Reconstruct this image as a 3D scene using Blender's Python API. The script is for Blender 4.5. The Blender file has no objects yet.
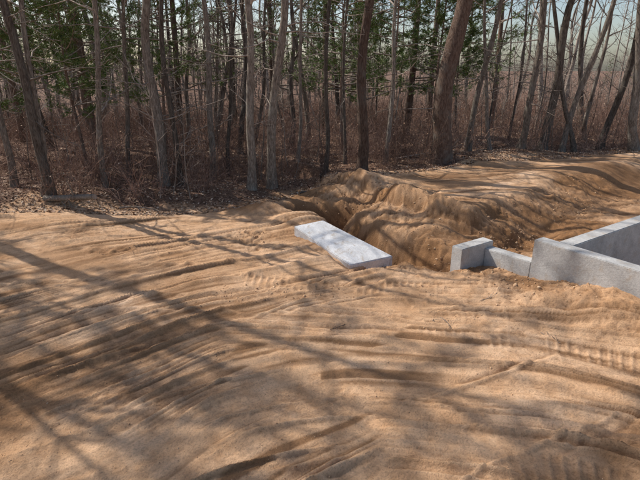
import bpy, math, random, bmesh
import numpy as np
from mathutils import Vector, Matrix
R = random.Random(7)
rs = np.random.RandomState(11)
S = bpy.context.scene
S.view_settings.view_transform='Standard'; S.view_settings.look='None'; S.view_settings.exposure=0

# ------------------------------------------------------------ camera
PITCH=math.radians(19.5); CH=3.5; CP,SP=math.cos(PITCH),math.sin(PITCH)
cd=bpy.data.cameras.new("camera"); cam=bpy.data.objects.new("camera",cd); S.collection.objects.link(cam)
cam.location=(0,0,CH); cam.rotation_euler=(math.pi/2-PITCH,0,0)
cd.sensor_width=36; cd.lens=27; cd.clip_end=5000; cd.clip_start=.05
S.camera=cam
def gp(u,v,z=0):
    a=(u-320)/480; b=(240-v)/480
    dy=CP+b*SP; dz=-SP+b*CP
    t=(z-CH)/dz
    return a*t, dy*t

# ------------------------------------------------------------ light
EL=math.radians(46); AZX,AZY=-.88,.475
SUNDIR=Vector((AZX*math.cos(EL), AZY*math.cos(EL), math.sin(EL)))
w=bpy.data.worlds.new("World"); S.world=w; w.use_nodes=True
nt=w.node_tree; bg=nt.nodes['Background']
sky=nt.nodes.new('ShaderNodeTexSky'); sky.sky_type='NISHITA'; sky.sun_disc=False
sky.sun_elevation=EL; sky.sun_rotation=-math.atan2(-AZX,AZY)
sky.dust_density=2.0; sky.air_density=1.0; sky.ozone_density=1.0
nt.links.new(sky.outputs[0],bg.inputs[0]); bg.inputs[1].default_value=.15
sl=bpy.data.lights.new("sun",'SUN'); sl.energy=5.0; sl.angle=math.radians(.5); sl.color=(1,.95,.88)
so=bpy.data.objects.new("sun",sl); S.collection.objects.link(so)
so.rotation_euler=(-SUNDIR).to_track_quat('-Z','Y').to_euler(); so.location=(-20,15,30)

# ------------------------------------------------------------ noise
def vn(x,y,seed=0):
    x=np.asarray(x,dtype=np.float64); y=np.asarray(y,dtype=np.float64)
    xi=np.floor(x).astype(np.int64); yi=np.floor(y).astype(np.int64)
    fx=x-xi; fy=y-yi
    fx=fx*fx*(3-2*fx); fy=fy*fy*(3-2*fy)
    def h(a,b):
        k=(a*374761393+b*668265263+seed*97463477)&0xffffffff
        k=((k^(k>>13))*1274126177)&0xffffffff
        k=k^(k>>16)
        return (k&0xffffff)/float(0xffffff)
    return (h(xi,yi)*(1-fx)+h(xi+1,yi)*fx)*(1-fy)+(h(xi,yi+1)*(1-fx)+h(xi+1,yi+1)*fx)*fy
def fbm(x,y,o=4,seed=0):
    s=0;a=.5
    for i in range(o):
        s=s+a*(vn(x*2**i+13.7*i,y*2**i-7.1*i,seed+i)-.5); a*=.5
    return s*2
def sst(a,b,x):
    t=np.clip((x-a)/(b-a),0,1); return t*t*(3-2*t)
def gs(x,y,cx,cy,rx,ry,ang,h,p=1.):
    c,s=math.cos(ang),math.sin(ang)
    dx=x-cx;dy=y-cy
    a=(dx*c+dy*s)/rx; b=(-dx*s+dy*c)/ry
    return h*np.exp(-(a*a+b*b)**p)

# slab lying in the trench: top corners near-left, near-right, far-right, far-left
ZT=[-.08,-.10,.33,.31]
PS=[gp(350,265,ZT[0]),gp(393,256,ZT[1]),gp(323,220,ZT[2]),gp(294,226,ZT[3])]
SN=np.array([(PS[0][0]+PS[1][0])/2,(PS[0][1]+PS[1][1])/2]); SF=np.array([(PS[2][0]+PS[3][0])/2,(PS[2][1]+PS[3][1])/2])
SLN=float(np.linalg.norm(SF-SN)); SD=(SF-SN)/SLN; SW=.5*float(np.hypot(PS[0][0]-PS[1][0],PS[0][1]-PS[1][1]))
def slabc(x,y):
    a=(x-SN[0])*SD[0]+(y-SN[1])*SD[1]; b=(x-SN[0])*SD[1]-(y-SN[1])*SD[0]
    return a,b

EX=[-200,-30,-12,-9.3,-8,-4,-2,-.5,1.5,3.5,5.5,8,12,20,35,200]
EY=[ 5,  5., 7.6,10.4,11.6,12.4,13.2,14.6,15.0,15.8,17.2,18.4,19.4,20.,23.,60]
def edge(x): return np.interp(x,EX,EY)
OX,OY=3.6,7.6; AX,AY=.556,-.831; BX,BY=.831,.556
def local(x,y):
    dx=x-OX;dy=y-OY
    return dx*AX+dy*AY, dx*BX+dy*BY
def plateau(x,y):
    yb=np.interp(x,[-2,.3,1.2,2.0,2.7,3.4,4.6,7,12,30],[17,14.3,13.2,11.7,10.7,10.4,10.9,12.6,16.5,22])
    wd=.45+.9*sst(3.2,6,x)
    return sst(-.5*wd,wd,y-yb+.5*fbm(x*.9,y*.9,3,15))
def masks(x,y):
    s=y-edge(x)+.9*fbm(x*.7,y*.7,3,50)
    forest=sst(-.25,.35,s)
    u,v=local(x,y)
    pl=plateau(x,y); lip=4*pl*(1-pl)
    rough=np.maximum.reduce([.8*lip*(1-.5*sst(4,7,x)),
        gs(x,y,2.3,11.3,1.5,1.1,0,.8,1.5), gs(x,y,.5,12.9,2.2,1.0,0,.85,1.5),
        gs(x,y,1.9,9.2,.9,1.3,0,1,1.5), gs(x,y,4.2,9.8,1.7,1.1,.5,.9,1.5),gs(x,y,7,12.5,3.2,1.1,.6,.6,1.5),
        np.exp(-((v+.40)/.6)**2)*sst(-2.4,-1.,u)*.75,
        gs(x,y,2.8,7.0,2.0,.6,-.1,.5,1.3), gs(x,y,-1.8,12.6,1.8,.5,0,.8),
        .6*sst(.64,.76,vn(x*.75+3,y*1.1,163))*(y<13)])
    rough=np.clip(rough+.35*fbm(x*1.3,y*1.3,3,61)*(rough>.12),0,1)
    return forest,rough
def comb(x,y,cx,cy,fr,seed,rm):
    dx=x-cx;dy=y-cy
    r=np.sqrt(dx*dx+dy*dy); th=np.arctan2(dx,dy); arc=th*rm
    r2=r+.30*fbm(x*.4,y*.4,2,seed)+.02*fbm(x*2.,y*2.,2,seed+5)
    def saws(fr,sd,cut):
        q=r2*fr+1.3*vn(arc*.18,r2*fr*.45,sd+9)
        cell=np.floor(q); f=q-cell
        amp=sst(cut,.8,vn(cell*3.7+.5,arc*.26+cell*7.1,sd+3))
        f0=.66+.26*vn(arc*.8,cell*1.7,sd+4)
        return np.where(f<f0,(f/f0)**2.6,(1-f)/(1-f0))*amp
    a=saws(fr,seed,.34)*.095+saws(fr*2.6,seed+40,.32)*.052
    a=a+(vn(r2*fr*7,arc*.4,seed+21)-.5)*.024+(vn(r2*fr*15,arc*.6,seed+22)-.5)*.012
    a=a*(.14+.86*sst(.32,.56,vn(x*.42+4,y*.6,seed+31)+.1*fbm(x*2,y*2,2,seed+33)))
    return a,r2,th,vn(r2*fr*1.9,arc*.22,seed+60)*.6+.4*vn(r2*fr*5,arc*.5,seed+61)
def height(x,y,extra=False):
    x=np.asarray(x,float);y=np.asarray(y,float)
    fo,ro=masks(x,y)
    s=y-edge(x)
    h=.16*fbm(x*.22,y*.22,3,1)+.05*fbm(x*.9,y*.9,2,4)
    sc=np.clip(s,0,None)
    h=h-.03*np.clip(sc-1,0,30)+.22*sst(-.3,.8,s)*(1-sst(2,5,s))*(x<0)
    h=h+.03*np.clip(sc-50,0,140)*(1-sst(0,40,x))+.3*fo*fbm(x*.5,y*.5,3,9)
    h=h+.25*sst(-2.5,-7.5,x)*sst(6,11,y)
    h=h+.46*plateau(x,y)
    h=h+gs(x,y,1.9,11.7,1.1,.6,-.6,.34,1.3)+gs(x,y,.9,13.8,1.3,.40,-.2,.34)+gs(x,y,2.7,10.6,.6,.5,.3,.22,1.4)
    h=h+gs(x,y,-1.4,12.1,.6,.35,-.1,.25)-gs(x,y,-.1,12.5,1.25,.48,-.2,1.1,2.)-gs(x,y,1.85,9.4,.5,1.1,.45,.80,2.)
    h=h-gs(x,y,.95,10.75,1.7,.42,2.15,.85,2.)-gs(x,y,2.4,8.9,.5,.6,.3,.38,1.4)
    h=h+gs(x,y,-.5,11.15,.6,.5,0,.22,1.5)-gs(x,y,1.05,8.7,.65,.4,.5,.26,1.4)
    h=h-gs(x,y,4.6,10.0,1.6,.5,.75,.30,1.4)
    h=h+gs(x,y,6.6,14.2,1.6,.5,.1,.14)+gs(x,y,9.0,15.5,2.2,.6,.25,.2)
    u,v=local(x,y)
    h=h+.42*sst(-.3,1.7,u)*np.exp(-(np.minimum(v,0)/.75)**2)*(v<.15)*(u<8.6)
    h=h+.07*np.exp(-((v+.5)/.35)**2)*sst(-2,-.8,u)*(u<8.6)
    inn=sst(.1,.16,v)*sst(.42,.52,u)*(v<8.8)*(u<8)
    h=h*(1-inn)+inn*(-.75+.1*fbm(x*1.5,y*1.5,3,77))
    a1,r1,t1,c1=comb(x,y,.8,-.6,3.0,100,6.)
    a2,r2,t2,c2=comb(x,y,-2.,-13.,2.6,200,23.)
    a3,r3,t3,c3=comb(x,y,9.,-20.,1.7,300,36.)
    a4,r4,t4,c4=comb(x,y,7.5,-7.,3.2,400,14.)
    k=sst(-.25,.25,(y-6.3)+.9*fbm(x*.35,y*.35,2,33)*2)
    k3=sst(12,13.5,y+x*.3)
    k4=sst(.46,.56,vn(x*.33+9,y*.5+2,410)+.12*fbm(x*1.5,y*1.5,2,411)+.04*(x<0)-.10*sst(-.5,2,x))*(1-k3)
    cmb=(a1*(1-k)+a2*k*(1-k3)*1.0)*(1-k4)+a4*k4*(1-.3*sst(7,10,y))+a3*k3*1.2
    rr=np.random.RandomState(5)
    for i in range(18):
        R0=rr.uniform(3.8,7.2); c=rr.uniform(-.7,.6); wd=rr.uniform(.1,.45); a=rr.uniform(.03,.075); q=rr.uniform(.02,.04)
        cmb=cmb+(1-k)*a*np.exp(-np.abs((r1-R0)/q)**1.5)*sst(wd,wd*.4,np.abs(t1-c))*(.45+vn(x*3,y*3,i)*.5+vn(x*19,y*19,i)*.3)
    for i in range(22):
        R0=rr.uniform(19.,26.5); c=rr.uniform(-.2,.35); wd=rr.uniform(.03,.14); a=rr.uniform(.03,.06); q=rr.uniform(.03,.05)
        cmb=cmb+k*a*np.exp(-np.abs((r2-R0)/q)**1.5)*sst(wd,wd*.4,np.abs(t2-c))*(.45+vn(x*3,y*3,i+50)*.5+vn(x*17,y*17,i)*.3)
    for i in range(18):
        R0=rr.uniform(11.,17.5); c=rr.uniform(-.95,-.25); wd=rr.uniform(.06,.2); a=rr.uniform(-.06,.06); q=rr.uniform(.025,.06)
        cmb=cmb+a*np.exp(-np.abs((r4-R0)/q)**2)*sst(wd,wd*.4,np.abs(t4-c))*(.5+vn(x*3,y*3,i+90)*.5)*(1-k3)
    for (rf,tf,R0,c,wd,kk) in ((r1,t1,6.55,.35,.4,1-k),(r2,t2,20.6,.12,.11,k),(r1,t1,4.2,.5,.3,1-k)):
        band=sst(.24,.18,np.abs(rf-R0))*sst(wd,wd*.8,np.abs(tf-c))*kk
        ph=tf*R0/.12; bars=sst(.2,.45,np.abs((ph-np.floor(ph))-.5))
        cmb=cmb*(1-.5*band)+band*(-.018+.018*bars*sst(.4,.7,vn(x*2.5,y*2.5,88)))
    h=h+cmb*(1-fo)*(1-.8*ro)*(1-inn)
    cl=fbm(x*5,y*5,4,40)
    ridged=(1-np.abs(fbm(x*2.2,y*2.2,4,44))*2)
    rg=ro*(1-.6*(y<7.6)*(1-sst(-1.3,-.9,v)*(u>-2)))
    h=h+rg*(1-fo)*(1-inn)*(.08*cl+.08*(ridged-.7)+.04*fbm(x*14,y*14,3,46))
    h=h+(1-fo)*(.009*fbm(x*8,y*8,4,71)+.010*sst(.6,1.,vn(x*13,y*13,72))*sst(.45,.65,vn(x*.8,y*.8,73)))
    a,b=slabc(x,y); zp=(ZT[0]+ZT[1])/2+(ZT[2]-ZT[0])*np.clip(a/SLN,-.1,1.1)
    d=np.maximum(np.maximum(-a,a-SLN),np.abs(b)-SW)
    d=np.where(a<0,d*.7,d)
    lim=zp-.10+.07*fbm(x*4,y*4,3,500)
    lim=lim-.08*(a<.05)
    kk=sst(.30,.04,d)
    h=np.where(h>lim,h*(1-kk)+lim*kk,h)
    if extra: return h,((c1*(1-k)+c2*k*(1-k3))*(1-k4)+c4*k4+c3*k3)
    return h
def H1(x,y): return float(height(np.array([x,1.]),np.array([y,5.]))[0])

# ------------------------------------------------------------ node helpers
def newmat(name,rough=.9):
    m=bpy.data.materials.new(name); m.use_nodes=True
    n=m.node_tree; b=n.nodes['Principled BSDF']; b.inputs['Roughness'].default_value=rough
    b.inputs['Specular IOR Level'].default_value=.25
    return m,n,b
def nd(n,t,**k):
    o=n.nodes.new(t)
    for a,b in k.items(): setattr(o,a,b)
    return o
def noise(n,co,scale,det=5,rough=.6,dist=0):
    o=nd(n,'ShaderNodeTexNoise'); o.inputs['Scale'].default_value=scale; o.inputs['Detail'].default_value=det
    o.inputs['Roughness'].default_value=rough; o.inputs['Distortion'].default_value=dist
    if co is not None: n.links.new(co,o.inputs['Vector'])
    return o.outputs['Fac']
def ramp(n,fac,stops):
    o=nd(n,'ShaderNodeValToRGB'); cr=o.color_ramp
    while len(cr.elements)<len(stops): cr.elements.new(.5)
    for e,(p,c) in zip(cr.elements,stops):
        e.position=p; e.color=(c[0],c[1],c[2],1) if hasattr(c,'__len__') else (c,c,c,1)
    n.links.new(fac,o.inputs[0]); return o.outputs[0]
def mix(n,f,a,b,bt='MIX'):
    o=nd(n,'ShaderNodeMix',data_type='RGBA',blend_type=bt)
    for i,x in ((0,f),(6,a),(7,b)):
        if hasattr(x,'links'): n.links.new(x,o.inputs[i])
        elif hasattr(x,'__len__'): o.inputs[i].default_value=(x[0],x[1],x[2],1)
        else: o.inputs[i].default_value=x
    return o.outputs[2]
def bump(n,b,hgt,dist,strength=1.,prev=None):
    o=nd(n,'ShaderNodeBump'); o.inputs['Distance'].default_value=dist; o.inputs['Strength'].default_value=strength
    n.links.new(hgt,o.inputs['Height'])
    if prev is not None: n.links.new(prev,o.inputs['Normal'])
    n.links.new(o.outputs[0],b.inputs['Normal']); return o.outputs[0]

# ------------------------------------------------------------ ground
def sandmat():
    m,n,b=newmat("sand_and_forest_floor",.95)
    geo=nd(n,'ShaderNodeNewGeometry'); P=geo.outputs['Position']
    at=nd(n,'ShaderNodeAttribute',attribute_name='mask')
    sep=nd(n,'ShaderNodeSeparateColor'); n.links.new(at.outputs['Color'],sep.inputs[0])
    big=noise(n,P,.55,3,.6); mid=noise(n,P,3.5,5,.65,.3); fine=noise(n,P,45,5,.75)
    c=ramp(n,big,[(.3,(.62,.37,.20)),(.55,(.74,.475,.285)),(.75,(.82,.575,.385))])
    c=mix(n,ramp(n,mid,[(.42,0),(.66,.6)]),c,(.53,.29,.14))
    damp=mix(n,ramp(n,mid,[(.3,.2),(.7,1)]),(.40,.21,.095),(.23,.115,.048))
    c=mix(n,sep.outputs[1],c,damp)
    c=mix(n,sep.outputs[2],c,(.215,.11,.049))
    c=mix(n,1.,c,ramp(n,fine,[(.28,.55),(.5,1.),(.72,1.12)]),'MULTIPLY')
    lf=noise(n,P,14,4,.8,.5)
    lit=ramp(n,lf,[(.3,(.05,.026,.017)),(.48,(.15,.085,.054)),(.62,(.28,.17,.11)),(.75,(.40,.28,.195))])
    lit=mix(n,big,lit,(.15,.083,.054))
    c=mix(n,sep.outputs[0],c,lit)
    n.links.new(c,b.inputs['Base Color'])
    bump(n,b,fine,.022,1.)
    return m
M_sand=sandmat()
def axis(lo,hi,step_fn,far):
    a=[lo]
    while a[-1]<hi: a.append(a[-1]+step_fn(a[-1]))
    st=step_fn(hi); 
    while a[-1]<far: st*=1.045; a.append(a[-1]+st)
    st=step_fn(lo); pre=[lo]
    while pre[-1]>-far: st*=1.09 ; pre.append(pre[-1]-st)
    return np.array(pre[:0:-1]+a)
xs=axis(-7.5,8.,lambda t:.020,1800); ys=axis(2.7,16.,lambda t:.0036*t if t>0 else .02,1800)
X,Y=np.meshgrid(xs,ys)
Z,CC=height(X,Y,True); fo,ro=masks(X,Y)
nx,ny=len(xs),len(ys)
me=bpy.data.meshes.new("ground")
co=np.stack([X,Y,Z],-1).reshape(-1,3)
idx=np.arange(nx*ny).reshape(ny,nx)
f=np.stack([idx[:-1,:-1],idx[:-1,1:],idx[1:,1:],idx[1:,:-1]],-1).reshape(-1,4)
def mkmesh(me,co,f,k,tint=None):
    me.vertices.add(len(co)); me.vertices.foreach_set('co',co.astype(np.float32).ravel())
    me.loops.add(f.size); me.loops.foreach_set('vertex_index',f.astype(np.int32).ravel())
    me.polygons.add(len(f)); me.polygons.foreach_set('loop_start',(np.arange(len(f))*k).astype(np.int32))
    me.update(calc_edges=True)
    if tint is not None:
        a=me.attributes.new('tint','FLOAT','POINT'); a.data.foreach_set('value',tint.astype(np.float32))
mkmesh(me,co,f,4)
me.polygons.foreach_set('use_smooth',np.ones(len(f),dtype=bool))
ca=me.color_attributes.new('mask','FLOAT_COLOR','POINT')
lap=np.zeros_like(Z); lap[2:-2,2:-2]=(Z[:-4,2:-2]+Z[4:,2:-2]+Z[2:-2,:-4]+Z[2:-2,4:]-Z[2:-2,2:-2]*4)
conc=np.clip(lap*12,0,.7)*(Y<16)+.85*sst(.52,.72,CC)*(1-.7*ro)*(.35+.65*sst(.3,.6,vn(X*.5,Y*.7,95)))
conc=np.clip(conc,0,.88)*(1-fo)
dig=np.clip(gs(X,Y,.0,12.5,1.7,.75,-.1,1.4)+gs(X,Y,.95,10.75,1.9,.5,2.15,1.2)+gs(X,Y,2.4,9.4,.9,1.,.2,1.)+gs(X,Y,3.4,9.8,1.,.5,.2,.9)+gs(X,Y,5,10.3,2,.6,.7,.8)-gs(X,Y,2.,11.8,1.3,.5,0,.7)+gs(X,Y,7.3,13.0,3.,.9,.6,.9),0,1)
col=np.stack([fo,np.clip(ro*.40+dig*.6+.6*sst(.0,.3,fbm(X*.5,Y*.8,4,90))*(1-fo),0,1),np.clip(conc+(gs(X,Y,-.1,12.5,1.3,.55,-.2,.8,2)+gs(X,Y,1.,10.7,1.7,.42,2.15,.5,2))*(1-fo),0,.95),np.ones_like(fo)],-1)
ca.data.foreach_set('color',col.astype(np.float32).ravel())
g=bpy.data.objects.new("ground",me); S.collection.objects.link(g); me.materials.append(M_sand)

# ------------------------------------------------------------ mesh buffer
class Buf:
    def __init__(s): s.v=[];s.f=[];s.m=[];s.n=0
    def tube(s,pts,rad,k=5,mi=0):
        P=np.asarray(pts,float);n=len(P)
        T=np.gradient(P,axis=0); T/=np.linalg.norm(T,axis=1)[:,None]+1e-9
        ref=np.array([0,0,1.]) if abs(T[:,2]).mean()<.8 else np.array([1.,0,0])
        A=np.cross(T,ref); A/=np.linalg.norm(A,axis=1)[:,None]+1e-9
        B=np.cross(T,A)
        an=np.arange(k)*2*math.pi/k
        rad=np.asarray(rad)[:,None,None]
        V=P[:,None,:]+rad*(A[:,None,:]*np.cos(an)[None,:,None]+B[:,None,:]*np.sin(an)[None,:,None])
        s.v.append(V.reshape(-1,3))
        i=np.arange(n-1)[:,None]*k; j=np.arange(k)[None,:]; j2=(j+1)%k
        F=np.stack([i+j,i+j2,i+k+j2,i+k+j],-1).reshape(-1,4)+s.n
        s.f.append(F); s.m.append(np.full(len(F),mi)); s.n+=n*k
    def quads(s,V,mi=0):
        n=len(V); s.v.append(V.reshape(-1,3)); F=np.arange(n*4).reshape(n,4)+s.n
        s.f.append(F); s.m.append(np.full(n,mi)); s.n+=n*4
    def fin(s):
        return (np.concatenate(s.v).astype(np.float32),np.concatenate(s.f).astype(np.int32),np.concatenate(s.m).astype(np.int32))
    def mesh(s,name,mats,smooth=True): return todata(s.fin(),name,mats,smooth)
def todata(d,name,mats,smooth=True,tint=None):
    me=bpy.data.meshes.new(name); V,F,M=d
    mkmesh(me,V,F,4,np.full(len(V),rs.rand()) if tint is None else tint)
    me.polygons.foreach_set('material_index',M)
    if smooth: me.polygons.foreach_set('use_smooth',np.ones(len(F),dtype=bool))
    for m in mats: me.materials.append(m)
    return me
class Merge:
    def __init__(s): s.v=[];s.f=[];s.m=[];s.t=[];s.n=0
    def add(s,d,x,y,z,rz,sc,sz=None):
        V,F,M=d; c,q=math.cos(rz),math.sin(rz); sz=sz or sc
        W=np.empty_like(V); W[:,0]=(V[:,0]*c-V[:,1]*q)*sc+x; W[:,1]=(V[:,0]*q+V[:,1]*c)*sc+y; W[:,2]=V[:,2]*sz+z
        s.v.append(W); s.f.append(F+s.n); s.m.append(M); s.t.append(np.full(len(V),R.random(),dtype=np.float32)); s.n+=len(V)
    def obj(s,name,mats):
        me=todata((np.concatenate(s.v),np.concatenate(s.f),np.concatenate(s.m)),name,mats,False,np.concatenate(s.t))
        o=bpy.data.objects.new(name,me); S.collection.objects.link(o); print(name,len(me.polygons)); return o
def nrm(v): return v/(math.sqrt(v[0]*v[0]+v[1]*v[1]+v[2]*v[2])+1e-9)

def barkmat(name,c0,c1,c2,bp=True):
    m,n,b=newmat(name,.95)
    tc=nd(n,'ShaderNodeTexCoord'); mp=nd(n,'ShaderNodeMapping'); mp.inputs['Scale'].default_value=(1,1,.18)
    n.links.new(tc.outputs['Object'],mp.inputs[0]); P=mp.outputs[0]
    a=noise(n,P,38,4,.75,.4) if bp else noise(n,P,9,2,.6)
    c=ramp(n,a,[(.32,c0),(.5,c1),(.68,c2)])
    at=nd(n,'ShaderNodeAttribute',attribute_name='tint')
    if bp:
        l=noise(n,tc.outputs['Object'],2.2,3,.6); c=mix(n,ramp(n,l,[(.5,0),(.68,.45)]),c,(.30,.30,.27))
    c=mix(n,1.,c,ramp(n,at.outputs['Fac'],[(0,(.42,.39,.37)),(.5,(.9,.85,.80)),(1,(1.3,1.25,1.2))]),'MULTIPLY')
    n.links.new(c,b.inputs['Base Color'])
    if bp: bump(n,b,a,.05,.9)
    return m
M_bark=barkmat("bark_grey",(.06,.048,.04),(.20,.17,.14),(.38,.34,.30))
M_barkr=barkmat("bark_reddish",(.07,.045,.034),(.19,.13,.10),(.33,.25,.20))
M_barkf=barkmat("forest_bark",(.08,.065,.055),(.22,.185,.155),(.36,.32,.28),False)
M_twig=barkmat("twig_bark",(.13,.107,.09),(.27,.23,.195),(.40,.355,.31),False)
M_brush=barkmat("brush_stems",(.15,.092,.07),(.31,.20,.155),(.43,.32,.255),False)
def leafmat(name,stops):
    m,n,b=newmat(name,.7)
    geo=nd(n,'ShaderNodeNewGeometry')
    c=ramp(n,geo.outputs['Random Per Island'],stops)
    n.links.new(c,b.inputs['Base Color'])
    return m
M_needle=leafmat("pine_needles",[(0,(.06,.105,.025)),(.5,(.125,.185,.05)),(1,(.24,.29,.09))])
M_leaf=leafmat("dead_leaves",[(0,(.17,.09,.052)),(.4,(.31,.18,.105)),(.75,(.43,.29,.19)),(1,(.54,.42,.31))])

def limb(buf,start,d,L,r0,up,wob,n=6,k=4,mi=1,r1=None):
    p=np.array(start,float); d=nrm(np.array(d,float)); pts=[p.copy()]
    for i in range(n):
        d=nrm(d+np.array([0,0,up])+rs.normal(0,wob,3)); p=p+d*L/n; pts.append(p.copy())
    if r1 is None: r1=max(.004,r0*.25)
    buf.tube(pts,np.linspace(r0,r1,n+1),k,mi); return pts
def side(d,ang):
    a=rs.uniform(0,2*math.pi); d=nrm(d)
    o=nrm(np.cross(d,[math.cos(a),math.sin(a),.3])); return nrm(d*math.cos(ang)+o*math.sin(ang))

def bare_tree(Hh,r0,lean=(0,0),bend=0.,fb=.35,n1=12,low=8,n2=4,n3=2,tmin=1.):
    b=Buf(); n=22; pts=[];rad=[]
    ph=rs.uniform(0,6.28,4); wk=min(r0,.16)
    for i in range(n+1):
        t=(i/n)**1.3; z=t*Hh
        wx=wk*1.1*math.sin(t*8+ph[0])+.5*wk*math.sin(t*21+ph[1]); wy=wk*1.1*math.sin(t*6+ph[2])
        s=min(z,12)+(max(z-12,0))*.4
        pts.append((lean[0]*s+wx*min(1,z)+bend*math.sin(min(z/8.,1)*math.pi),lean[1]*s+wy*min(1,z),z-.15*(i==0)))
        rad.append(max(.012,r0*(1-t)**.85*(1+.55*math.exp(-z/.22))*(1+.05*math.sin(i*2.3+ph[3]))))
    b.tube(pts,rad,10,0)
    P=np.array(pts); zz=P[:,2]
    def at(z): return np.array([np.interp(z,zz,P[:,0]),np.interp(z,zz,P[:,1]),z])
    def rr(z): return float(np.interp(z,zz,rad))
    for i in range(n1):
        t=fb+(0.97-fb)*(i+rs.rand())/n1; z=t*Hh
        a=rs.uniform(0,6.28); el=rs.uniform(.25,.9)+.4*t
        d=np.array([math.cos(a)*math.cos(el),math.sin(a)*math.cos(el),math.sin(el)])
        L=Hh*rs.uniform(.16,.30)*(1.15-.75*t); rb=min(rr(z)*.6,L*.018+.01)
        q=limb(b,at(z),d,L,rb,.07,.13,5,4)
        for j in range(n2):
            k=rs.randint(1,5); dd=side(q[k]-q[k-1],rs.uniform(.5,1.0)); L2=L*rs.uniform(.25,.5)
            q2=limb(b,q[k],dd,L2,rb*.4,.06,.18,3,3,r1=.005)
            for m in range(n3):
                k2=rs.randint(1,3); dd=side(q2[k2]-q2[k2-1],rs.uniform(.4,1.0))
                limb(b,q2[k2],dd,L2*rs.uniform(.3,.6),.006*tmin,.04,.2,2,3,r1=.003)
    for i in range(low):
        z=rs.uniform(.10,fb+.1)*Hh; a=rs.uniform(0,6.28); el=rs.uniform(-.3,.7)
        d=np.array([math.cos(a)*math.cos(el),math.sin(a)*math.cos(el),math.sin(el)])
        L=rs.uniform(.5,2.6); q=limb(b,at(z),d,L,(.008+.006*L)*tmin,rs.uniform(-.05,.08),.18,5,4,r1=.005)
        for j in range(4):
            k=rs.randint(1,5); limb(b,q[k],side(q[k]-q[k-1],rs.uniform(.4,1.)),L*rs.uniform(.2,.5),.006*tmin,.03,.2,3,3,r1=.004)
    return b.fin()

def pine_data(Hh,r0,z0=.15,nb=60,dens=12,Lf=.17,wn=1.,nq=6):
    b=Buf(); n=12
    ph=rs.uniform(0,6,2)
    pts=[(.1*math.sin(i*.5+ph[0]),.1*math.sin(i*.4+ph[1]),Hh*i/n-.1*(i==0)) for i in range(n+1)]
    b.tube(pts,[max(.015,r0*(1-i/n)**.8) for i in range(n+1)],9,0)
    C=[];D=[]
    for i in range(nb):
        t=z0+(1-z0)*(i+rs.rand())/nb; z=t*Hh; a=rs.uniform(0,6.28)
        L=(.5+.4*Hh/15+Hh*Lf*(1-t)**.8)*rs.uniform(.6,1.25); el=-.1+.7*t
        d=(math.cos(a)*math.cos(el),math.sin(a)*math.cos(el),math.sin(el))
        q=limb(b,(0.,0.,z),d,L,.012+.008*L,.02,.07,7,4)
        for j in range(dens):
            k=rs.randint(2,8); dd=side(q[k]-q[k-1],rs.uniform(.5,1.1)); dd[2]*=.4
            L2=L*rs.uniform(.12,.34)
            q2=limb(b,q[k],dd,L2,.007,.05,.12,2,3,r1=.004)
            f_=rs.uniform(.2,1.1,(6,1)); C.append(q2[0]*(1-f_)+q2[-1]*f_+rs.normal(0,.035,(6,3))); D.append(dd+rs.normal(0,.45,(6,3)))
    C=np.repeat(np.concatenate(C),nq,0);D=np.repeat(np.concatenate(D),nq,0)
    D=D+rs.normal(0,.55,D.shape)+np.array([0,0,.15]); D/=np.linalg.norm(D,axis=1)[:,None]
    Sd=np.cross(D,rs.normal(0,1,D.shape)); Sd/=np.linalg.norm(Sd,axis=1)[:,None]+1e-9
    L=rs.uniform(.10,.18,(len(C),1)); W=rs.uniform(.008,.016,(len(C),1))*wn
    V=np.stack([C-Sd*W*.4,C+D*L*.5-Sd*W,C+D*L,C+D*L*.5+Sd*W],1)
    b.quads(V,2)
    return b.fin()

def put(name,me,x,y,rz=0,sc=1.,parent=None,dz=0,z=None):
    o=bpy.data.objects.new(name,me); S.collection.objects.link(o)
    o.location=(x,y,(H1(x,y) if z is None else z)+dz); o.rotation_euler=(0,0,rz)
    o.scale=(sc,sc,sc)
    if parent: o.parent=parent
    return o
def empty(name):
    e=bpy.data.objects.new(name,None); S.collection.objects.link(e); return e

# ------------------------------------------------------------ individual trees
heroes=[(55,213,8,10,0),(47,211,26,6,0),(107,200,94,6,0),(165,193,147,11,0),(182,191,168,6,0),(213,180,206,7,0),
(252,193,245,9,0),(272,191,277,10,0),(229,176,233,4,0),(298,178,301,4,0),(325,184,333,5,0),(361,179,370,11,1),
(385,166,398,5,0),(440,160,470,20,1),(468,152,498,6,0),(520,149,546,7,0),(542,148,580,9,0),(562,148,612,6,0),
(575,148,556,5,0),(600,147,646,7,0),(634,150,641,9,0),(131,186,119,5,0),(18,203,-6,7,0),(345,172,349,3.5,0),(490,150,483,4,0)]
placed=[]
for (ub,vb,ut,wpx,red) in heroes:
    x,y=gp(ub,vb,.5*min(1,max(0,(ub-330)/80))); t=y/(CP+.5*SP); z1=CH+(-SP+.5*CP)*t; x1=(ut-320)/480*t
    depth=y*CP+CH*SP; r=wpx/2/480*depth*.92
    d=bare_tree(rs.uniform(13,18)*(1.15 if wpx>15 else 1),r,((x1-x)/z1,rs.uniform(-.02,.03)),rs.uniform(-.12,.12) if wpx<20 else -.12,
        fb=rs.uniform(.28,.42) if wpx<20 else .3,n1=10,low=11 if wpx<20 else 5,n2=4,n3=2)
    put("bare_tree",todata(d,"bare_tree",[M_barkr if red else M_bark,M_twig]),x,y,0); placed.append((x,y))
for (x,y,r) in [(-10.9,8.9,.17),(-12.2,7.6,.2),(-13.0,10.5,.16),(-11.5,6.6,.15),(-10.3,9.9,.13),(-14.2,9.0,.17)]:
    put("bare_tree",todata(bare_tree(16,r,(rs.uniform(-.03,.05),0),.1,fb=.3,n1=14,low=8,n2=5,n3=3),"bare_tree",[M_bark,M_twig]),x,y,0); placed.append((x,y))

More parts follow.
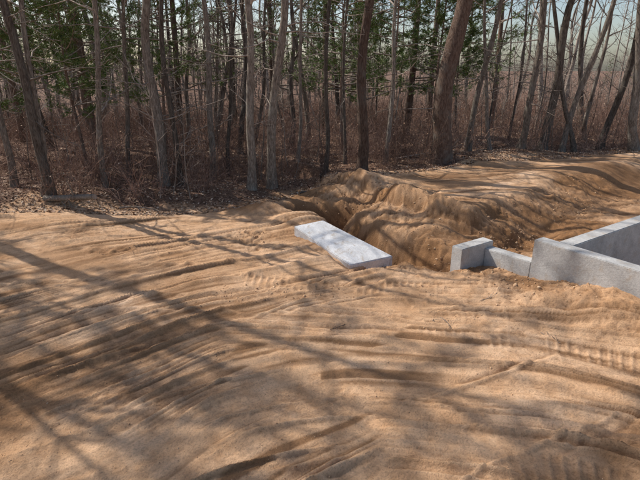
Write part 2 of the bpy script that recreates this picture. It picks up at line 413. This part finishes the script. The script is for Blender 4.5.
variants=[bare_tree(rs.uniform(11,17),rs.uniform(.04,.16),(rs.uniform(-.15,.15),rs.uniform(-.08,.08)),rs.uniform(-.5,.5),fb=rs.uniform(.2,.42),n1=9,low=12,n2=3,n3=2) for _ in range(14)]
farv=[bare_tree(rs.uniform(10,15),rs.uniform(.09,.15),(rs.uniform(-.06,.06),0),rs.uniform(-.3,.3),fb=.15,n1=14,low=6,n2=4,n3=0,tmin=3.) for _ in range(5)]
pd=[pine_data(rs.uniform(14,18),.17,z0=.13+.05*i,nb=46,dens=11) for i in range(3)]
pf=pine_data(14,.18,.15,34,6,wn=4.,nq=4)
yp=[pine_data(rs.uniform(7,9),.07,z0=.26,nb=36,dens=11,Lf=.24) for i in range(3)]
hp=pine_data(18,.2,.62,30,12,Lf=.34,wn=1.4)
PM=[M_barkr,M_twig,M_needle]
pines=[todata(d,"pine_mesh",PM) for d in pd]; ypm=[todata(d,"young_pine_mesh",PM) for d in yp]; hpm=todata(hp,"tall_pine_mesh",PM)
for (x,y,s) in [(-9.3,20,1.),(-13.5,22,1.),(-6.5,23,.95),(1.8,22,1.),(4.4,24.5,1.05),(.2,26,1.),(10,29,1.),(-3,31,1.1),
                (-15.2,13.0,.9),(-11.5,25,1.),(7.3,33,1.2),(-17,29,1.)]:
    put("pine_tree",pines[R.randrange(3)],x,y,R.uniform(0,6.28),s); placed.append((x,y))
for (x,y,rz,s) in [(-10.2,11.0,.5,.98),(-14.9,10.9,2.1,1.0)]:
    put("pine_tree",hpm,x,y,rz,s); placed.append((x,y))
for (x,y,s) in [(-7.6,15.4,.85),(-9.4,16.0,1.),(-5.6,18.0,.9),(.9,19.5,.9),(3.0,21.,1.),(-12.0,17,1.),(-8.4,18.0,1.1),(6.6,24.,1.),(2.2,24,1.2),(5.4,23,1.1)]:
    put("young_pine_tree",ypm[R.randrange(3)],x,y,R.uniform(0,6.28),s); placed.append((x,y))

# ------------------------------------------------------------ forest mass
mg=Merge(); pts=[]
cnt=0
for _ in range(12000):
    if cnt>180: break
    y=9+60*R.random()**1.0; x=R.uniform(-1,1)*(y*.74+3)
    s=y-float(edge(x))
    if s<1.5: continue
    if x<-.68*y and y<16: continue
    if x>.15*y and R.random()<.45: continue
    md=1.4 if y<35 else 1.9
    if any((x-a)**2+(y-b_)**2<md*md for a,b_ in placed): continue
    placed.append((x,y)); cnt+=1
    if R.random()<(.2 if x<.12*y else .04) and y>28: me_=pd[R.randrange(3)]
    else: me_=variants[R.randrange(len(variants))]
    pts.append((x,y,me_,R.uniform(.65,1.15)))
for _ in range(330):
    y=R.uniform(66,150); x=R.uniform(-.8,.8)*y
    if x>.12*y and R.random()<.65: continue
    pts.append((x,y,pf if R.random()<.18 else farv[R.randrange(5)],R.uniform(.65,1.0)*(.55 if x>.12*y else 1)))
A=np.array([(p[0],p[1]) for p in pts]); zz=height(A[:,0],A[:,1])
for (x,y,d,sc),z in zip(pts,zz): mg.add(d,x,y,z-.05,R.uniform(0,6.28),sc*R.uniform(.85,1.1),sc)
mg.obj("distant_trees",[M_barkf,M_twig,M_needle])

def sapling(Hh):
    b=Buf(); ln=rs.normal(0,.14,2)
    n=8; pts=[(ln[0]*z+.05*math.sin(z*2),ln[1]*z+.05*math.cos(z*1.7),z) for z in np.linspace(-.05,Hh,n)]
    b.tube(pts,np.linspace(.010+.004*Hh,.005,n),4,0)
    for i in range(int(Hh*4)):
        k=rs.randint(1,n-1); a=rs.uniform(0,6.28); el=rs.uniform(.2,1.)
        L=rs.uniform(.4,1.3); q=limb(b,pts[k],(math.cos(a),math.sin(a),math.tan(el)),L,.008,.05,.15,4,3,r1=.004)
        for j in range(3):
            k2=rs.randint(1,4); limb(b,q[k2],side(q[k2]-q[k2-1],.7),L*.4,.005,.03,.15,2,3,r1=.003)
    return b.fin()
def shrub(lv=26,nst=24):
    b=Buf(); C=[]
    for i in range(nst):
        x,y=rs.normal(0,.4,2); a=rs.uniform(0,6.28); el=rs.uniform(.6,1.5); L=rs.uniform(.6,2.1)
        q=limb(b,(x,y,-.05),(math.cos(a)*math.cos(el),math.sin(a)*math.cos(el),math.sin(el)),L,.0075,rs.uniform(-.14,.05),.14,5,3,0,r1=.003)
        for j in range(4):
            k=rs.randint(2,5); q2=limb(b,q[k],side(q[k]-q[k-1],rs.uniform(.4,1.1)),rs.uniform(.2,.7),.005,0,.2,2,3,0,r1=.003)
            C.append(q2[-1]); 
    C=np.array(C)[rs.permutation(len(C))[:lv]]
    D=rs.normal(0,1,(len(C),3)); D/=np.linalg.norm(D,axis=1)[:,None]; E=np.cross(D,rs.normal(0,1,D.shape)); E/=np.linalg.norm(E,axis=1)[:,None]
    s=rs.uniform(.02,.045,(len(C),1)); b.quads(np.stack([C,C+D*s-E*s*.6,C+D*s*2,C+D*s+E*s*.6],1),1)
    return b.fin()
saps=[sapling(rs.uniform(2.2,5.5)) for _ in range(8)]
shr=[shrub() for _ in range(8)]
def scatter(n,lst,name,s0,s1,sc0,sc1,powr,mats):
    P=[]
    while len(P)<n:
        x=R.uniform(-1,1)*34; s=s0+(s1-s0)*R.random()**powr; y=float(edge(x))+s
        if abs(x)>.74*y+1: continue
        P.append((x,y))
    A=np.array(P); zz=height(A[:,0],A[:,1]); m=Merge()
    for (x,y),z in zip(P,zz): m.add(lst[R.randrange(len(lst))],x,y,z,R.uniform(0,6.28),R.uniform(sc0,sc1)*(1+.012*max(0,y-25))*(.75 if y-edge(x)<1.2 else 1))
    m.obj(name,mats)
scatter(310,saps,"saplings",.3,36,.7,1.3,1.1,[M_twig,M_twig])
scatter(900,shr,"underbrush",0.2,30,.45,1.15,1.25,[M_brush,M_leaf])

# leaf litter
N=90000
lx=rs.uniform(-26,26,N); ls=-.7+14*rs.rand(N)**1.6; ly=edge(lx)+ls
k_=np.abs(lx)<.8*ly+2; lx,ly=lx[k_],ly[k_]
lz=height(lx,ly)+.012; N=len(lx)
C=np.stack([lx,ly,lz],-1); a=rs.uniform(0,6.28,N); D=np.stack([np.cos(a),np.sin(a),rs.normal(0,.35,N)],-1)
E=np.stack([-np.sin(a),np.cos(a),rs.normal(0,.35,N)],-1); s=rs.uniform(.02,.05,(N,1))
b=Buf(); b.quads(np.stack([C-D*s,C-E*s*.6,C+D*s,C+E*s*.6],1),0)
o=bpy.data.objects.new("leaf_litter",b.mesh("leaf_litter",[M_leaf],False)); S.collection.objects.link(o)

for (u,v,L,ang,r) in [(300,196,1.6,.2,.03),(120,213,1.5,.4,.03),(395,172,2.4,.1,.04),(445,168,1.8,-.2,.03),(440,318,.35,-1.,.006),(432,322,.3,.9,.005),(480,305,.4,.3,.005),(262,268,.35,.5,.006),(560,345,.3,2,.005),(330,330,.25,.4,.005)]:
    x,y=gp(u,v); b=Buf(); q=limb(b,(0,0,0),(math.cos(ang),math.sin(ang),.03),L,r,0,.12,7,5,0)
    for j in range(6):
        k=rs.randint(1,7); limb(b,q[k],side(q[k]-q[k-1],.8),L*.3,r*.45,.03,.15,4,3,0)
    put("fallen_branch",b.mesh("fallen_branch",[M_twig]),x,y,0,1,dz=r+.01)
x,y=gp(48,214); b=Buf(); q=limb(b,(0,0,0),(.95,-.25,.10),1.5,.085,-.01,.04,7,9,0,r1=.07)
b.tube([q[-1],q[-1]+(q[-1]-q[-2])*.02],[.07,.001],9,1); b.tube([q[0]-(q[1]-q[0])*.02,q[0]],[.001,.085],9,1)
for j in range(3): limb(b,q[2+j],side(q[2]-q[1],1.1),.5,.03,.05,.15,4,4,0)
put("fallen_log",b.mesh("fallen_log",[M_bark,M_twig]),x,y,0,1,dz=.07)

# ------------------------------------------------------------ concrete
def concmat(name,base,dark,stain=.5):
    m,n,b=newmat(name,.85)
    geo=nd(n,'ShaderNodeNewGeometry'); P=geo.outputs['Position']
    a=noise(n,P,1.8,5,.65,.4); f_=noise(n,P,30,5,.7); gr=noise(n,P,160,3,.8)
    c=ramp(n,a,[(.35,dark),(.6,base)])
    c=mix(n,1.,c,ramp(n,f_,[(.3,.8),(.6,1.05)]),'MULTIPLY')
    vo=nd(n,'ShaderNodeTexVoronoi'); vo.inputs['Scale'].default_value=26; n.links.new(P,vo.inputs['Vector'])
    c=mix(n,ramp(n,vo.outputs['Distance'],[(.06,.6),(.18,0)]),c,(dark[0]*.45,dark[1]*.45,dark[2]*.45))
    st=noise(n,P,5,5,.7,.6); c=mix(n,ramp(n,st,[(.52,0),(.72,stain)]),c,(.36,.27,.18))
    n.links.new(c,b.inputs['Base Color'])
    p=bump(n,b,f_,.008,.9); bump(n,b,gr,.002,.8,p)
    return m
M_conc=concmat("foundation_concrete",(.50,.485,.46),(.34,.33,.315),.6)
M_slab=concmat("slab_concrete",(.72,.71,.70),(.54,.535,.53),.8)

def prism(name,poly,z0,z1,mat,parent=None,bev=.012):
    L=lambda q:q if hasattr(q,'__len__') else [q]*len(poly)
    bm=bmesh.new()
    bt=[bm.verts.new((p[0],p[1],t)) for p,t in zip(poly,L(z0))]; tp=[bm.verts.new((p[0],p[1],t)) for p,t in zip(poly,L(z1))]
    n=len(poly)
    for i in range(n): bm.faces.new((bt[i],bt[(i+1)%n],tp[(i+1)%n],tp[i]))
    bm.faces.new(tp); bm.faces.new(bt[::-1])
    bmesh.ops.recalc_face_normals(bm,faces=bm.faces)
    bmesh.ops.bevel(bm,geom=bm.edges[:],offset=bev,segments=2,affect='EDGES')
    me=bpy.data.meshes.new(name); bm.to_mesh(me); bm.free(); me.materials.append(mat)
    o=bpy.data.objects.new(name,me); S.collection.objects.link(o)
    if parent: o.parent=parent
    return o
def W(u,v): return (OX+AX*u+BX*v,OY+AY*u+BY*v)
def wall(name,u0,u1,v0,v1,z0,z1,par,mat=M_conc): 
    return prism(name,[W(u0,v0),W(u1,v0),W(u1,v1),W(u0,v1)],z0,z1,mat,par)
T=.25
fd=empty("house_foundation")
wall("front_wall",0,8,0,T,-1.2,.82,fd)
wall("back_wall",.28,.28+T,T+.002,9,-1.2,.816,fd)
wall("far_side_wall",.28,8,9.002,9.25,-1.2,.82,fd)
wall("near_side_wall",7.75,8,T+.002,9,-1.2,.816,fd)
prism("wing_wall",[W(-.95,.01),W(-.003,.01),W(-.003,T-.01),W(-.95,T-.01)],-1.2,[.36,.40,.40,.36],M_conc,fd)
prism("wing_return",[W(-1.2,-.62),W(-.953,-.62),W(-.953,T),W(-1.2,T)],-1.2,.47,M_conc,fd)
sb=prism("concrete_slab",PS,[z-.22 for z in ZT],ZT,M_slab,None,.014)

# ------------------------------------------------------------ clods
bm=bmesh.new(); bmesh.ops.create_icosphere(bm,subdivisions=1,radius=1)
iv=np.array([v.co[:] for v in bm.verts]); it=np.array([[v.index for v in f_.verts] for f_ in bm.faces]); bm.free()
cand=rs.uniform([-6,3,],[9,15],(110000,2)); fo_,ro_=masks(cand[:,0],cand[:,1])
u_,v_=local(cand[:,0],cand[:,1]); a_,b2=slabc(cand[:,0],cand[:,1])
patch=sst(.5,.75,vn(cand[:,0]*.9,cand[:,1]*1.3,140))
keep=(rs.rand(len(cand))<(.03+.12*patch+.33*ro_))&(fo_<.3)&~((v_>-.02)&(u_>-1.2))&~((a_>0)&(a_<SLN)&(np.abs(b2)<SW))
cand=cand[keep]; n=len(cand); zc=height(cand[:,0],cand[:,1]); ro_=ro_[keep]*(cand[:,1]>6.3)
sz=np.minimum(.003+rs.exponential(.0042,n)*(.35+1.1*ro_),.034)
V=iv[None]*(1+rs.normal(0,.22,(n,len(iv),1)))*sz[:,None,None]*rs.uniform(.7,1.3,(n,1,3))
V[:,:,0]+=cand[:,0,None];V[:,:,1]+=cand[:,1,None];V[:,:,2]+=zc[:,None]+sz[:,None]*.1
F=(it[None]+(np.arange(n)*len(iv))[:,None,None]).reshape(-1,3)
me=bpy.data.meshes.new("sand_clods"); mkmesh(me,V.reshape(-1,3),F,3)
M_clod,n_,b_=newmat("clods",.95); gg=nd(n_,'ShaderNodeNewGeometry')
n_.links.new(ramp(n_,gg.outputs['Random Per Island'],[(0,(.30,.17,.09)),(.6,(.52,.33,.19)),(1,(.60,.42,.26))]),b_.inputs['Base Color'])
me.materials.append(M_clod); o=bpy.data.objects.new("sand_clods",me); S.collection.objects.link(o)
print("trees",cnt,"clods",n,"ground",nx,ny)
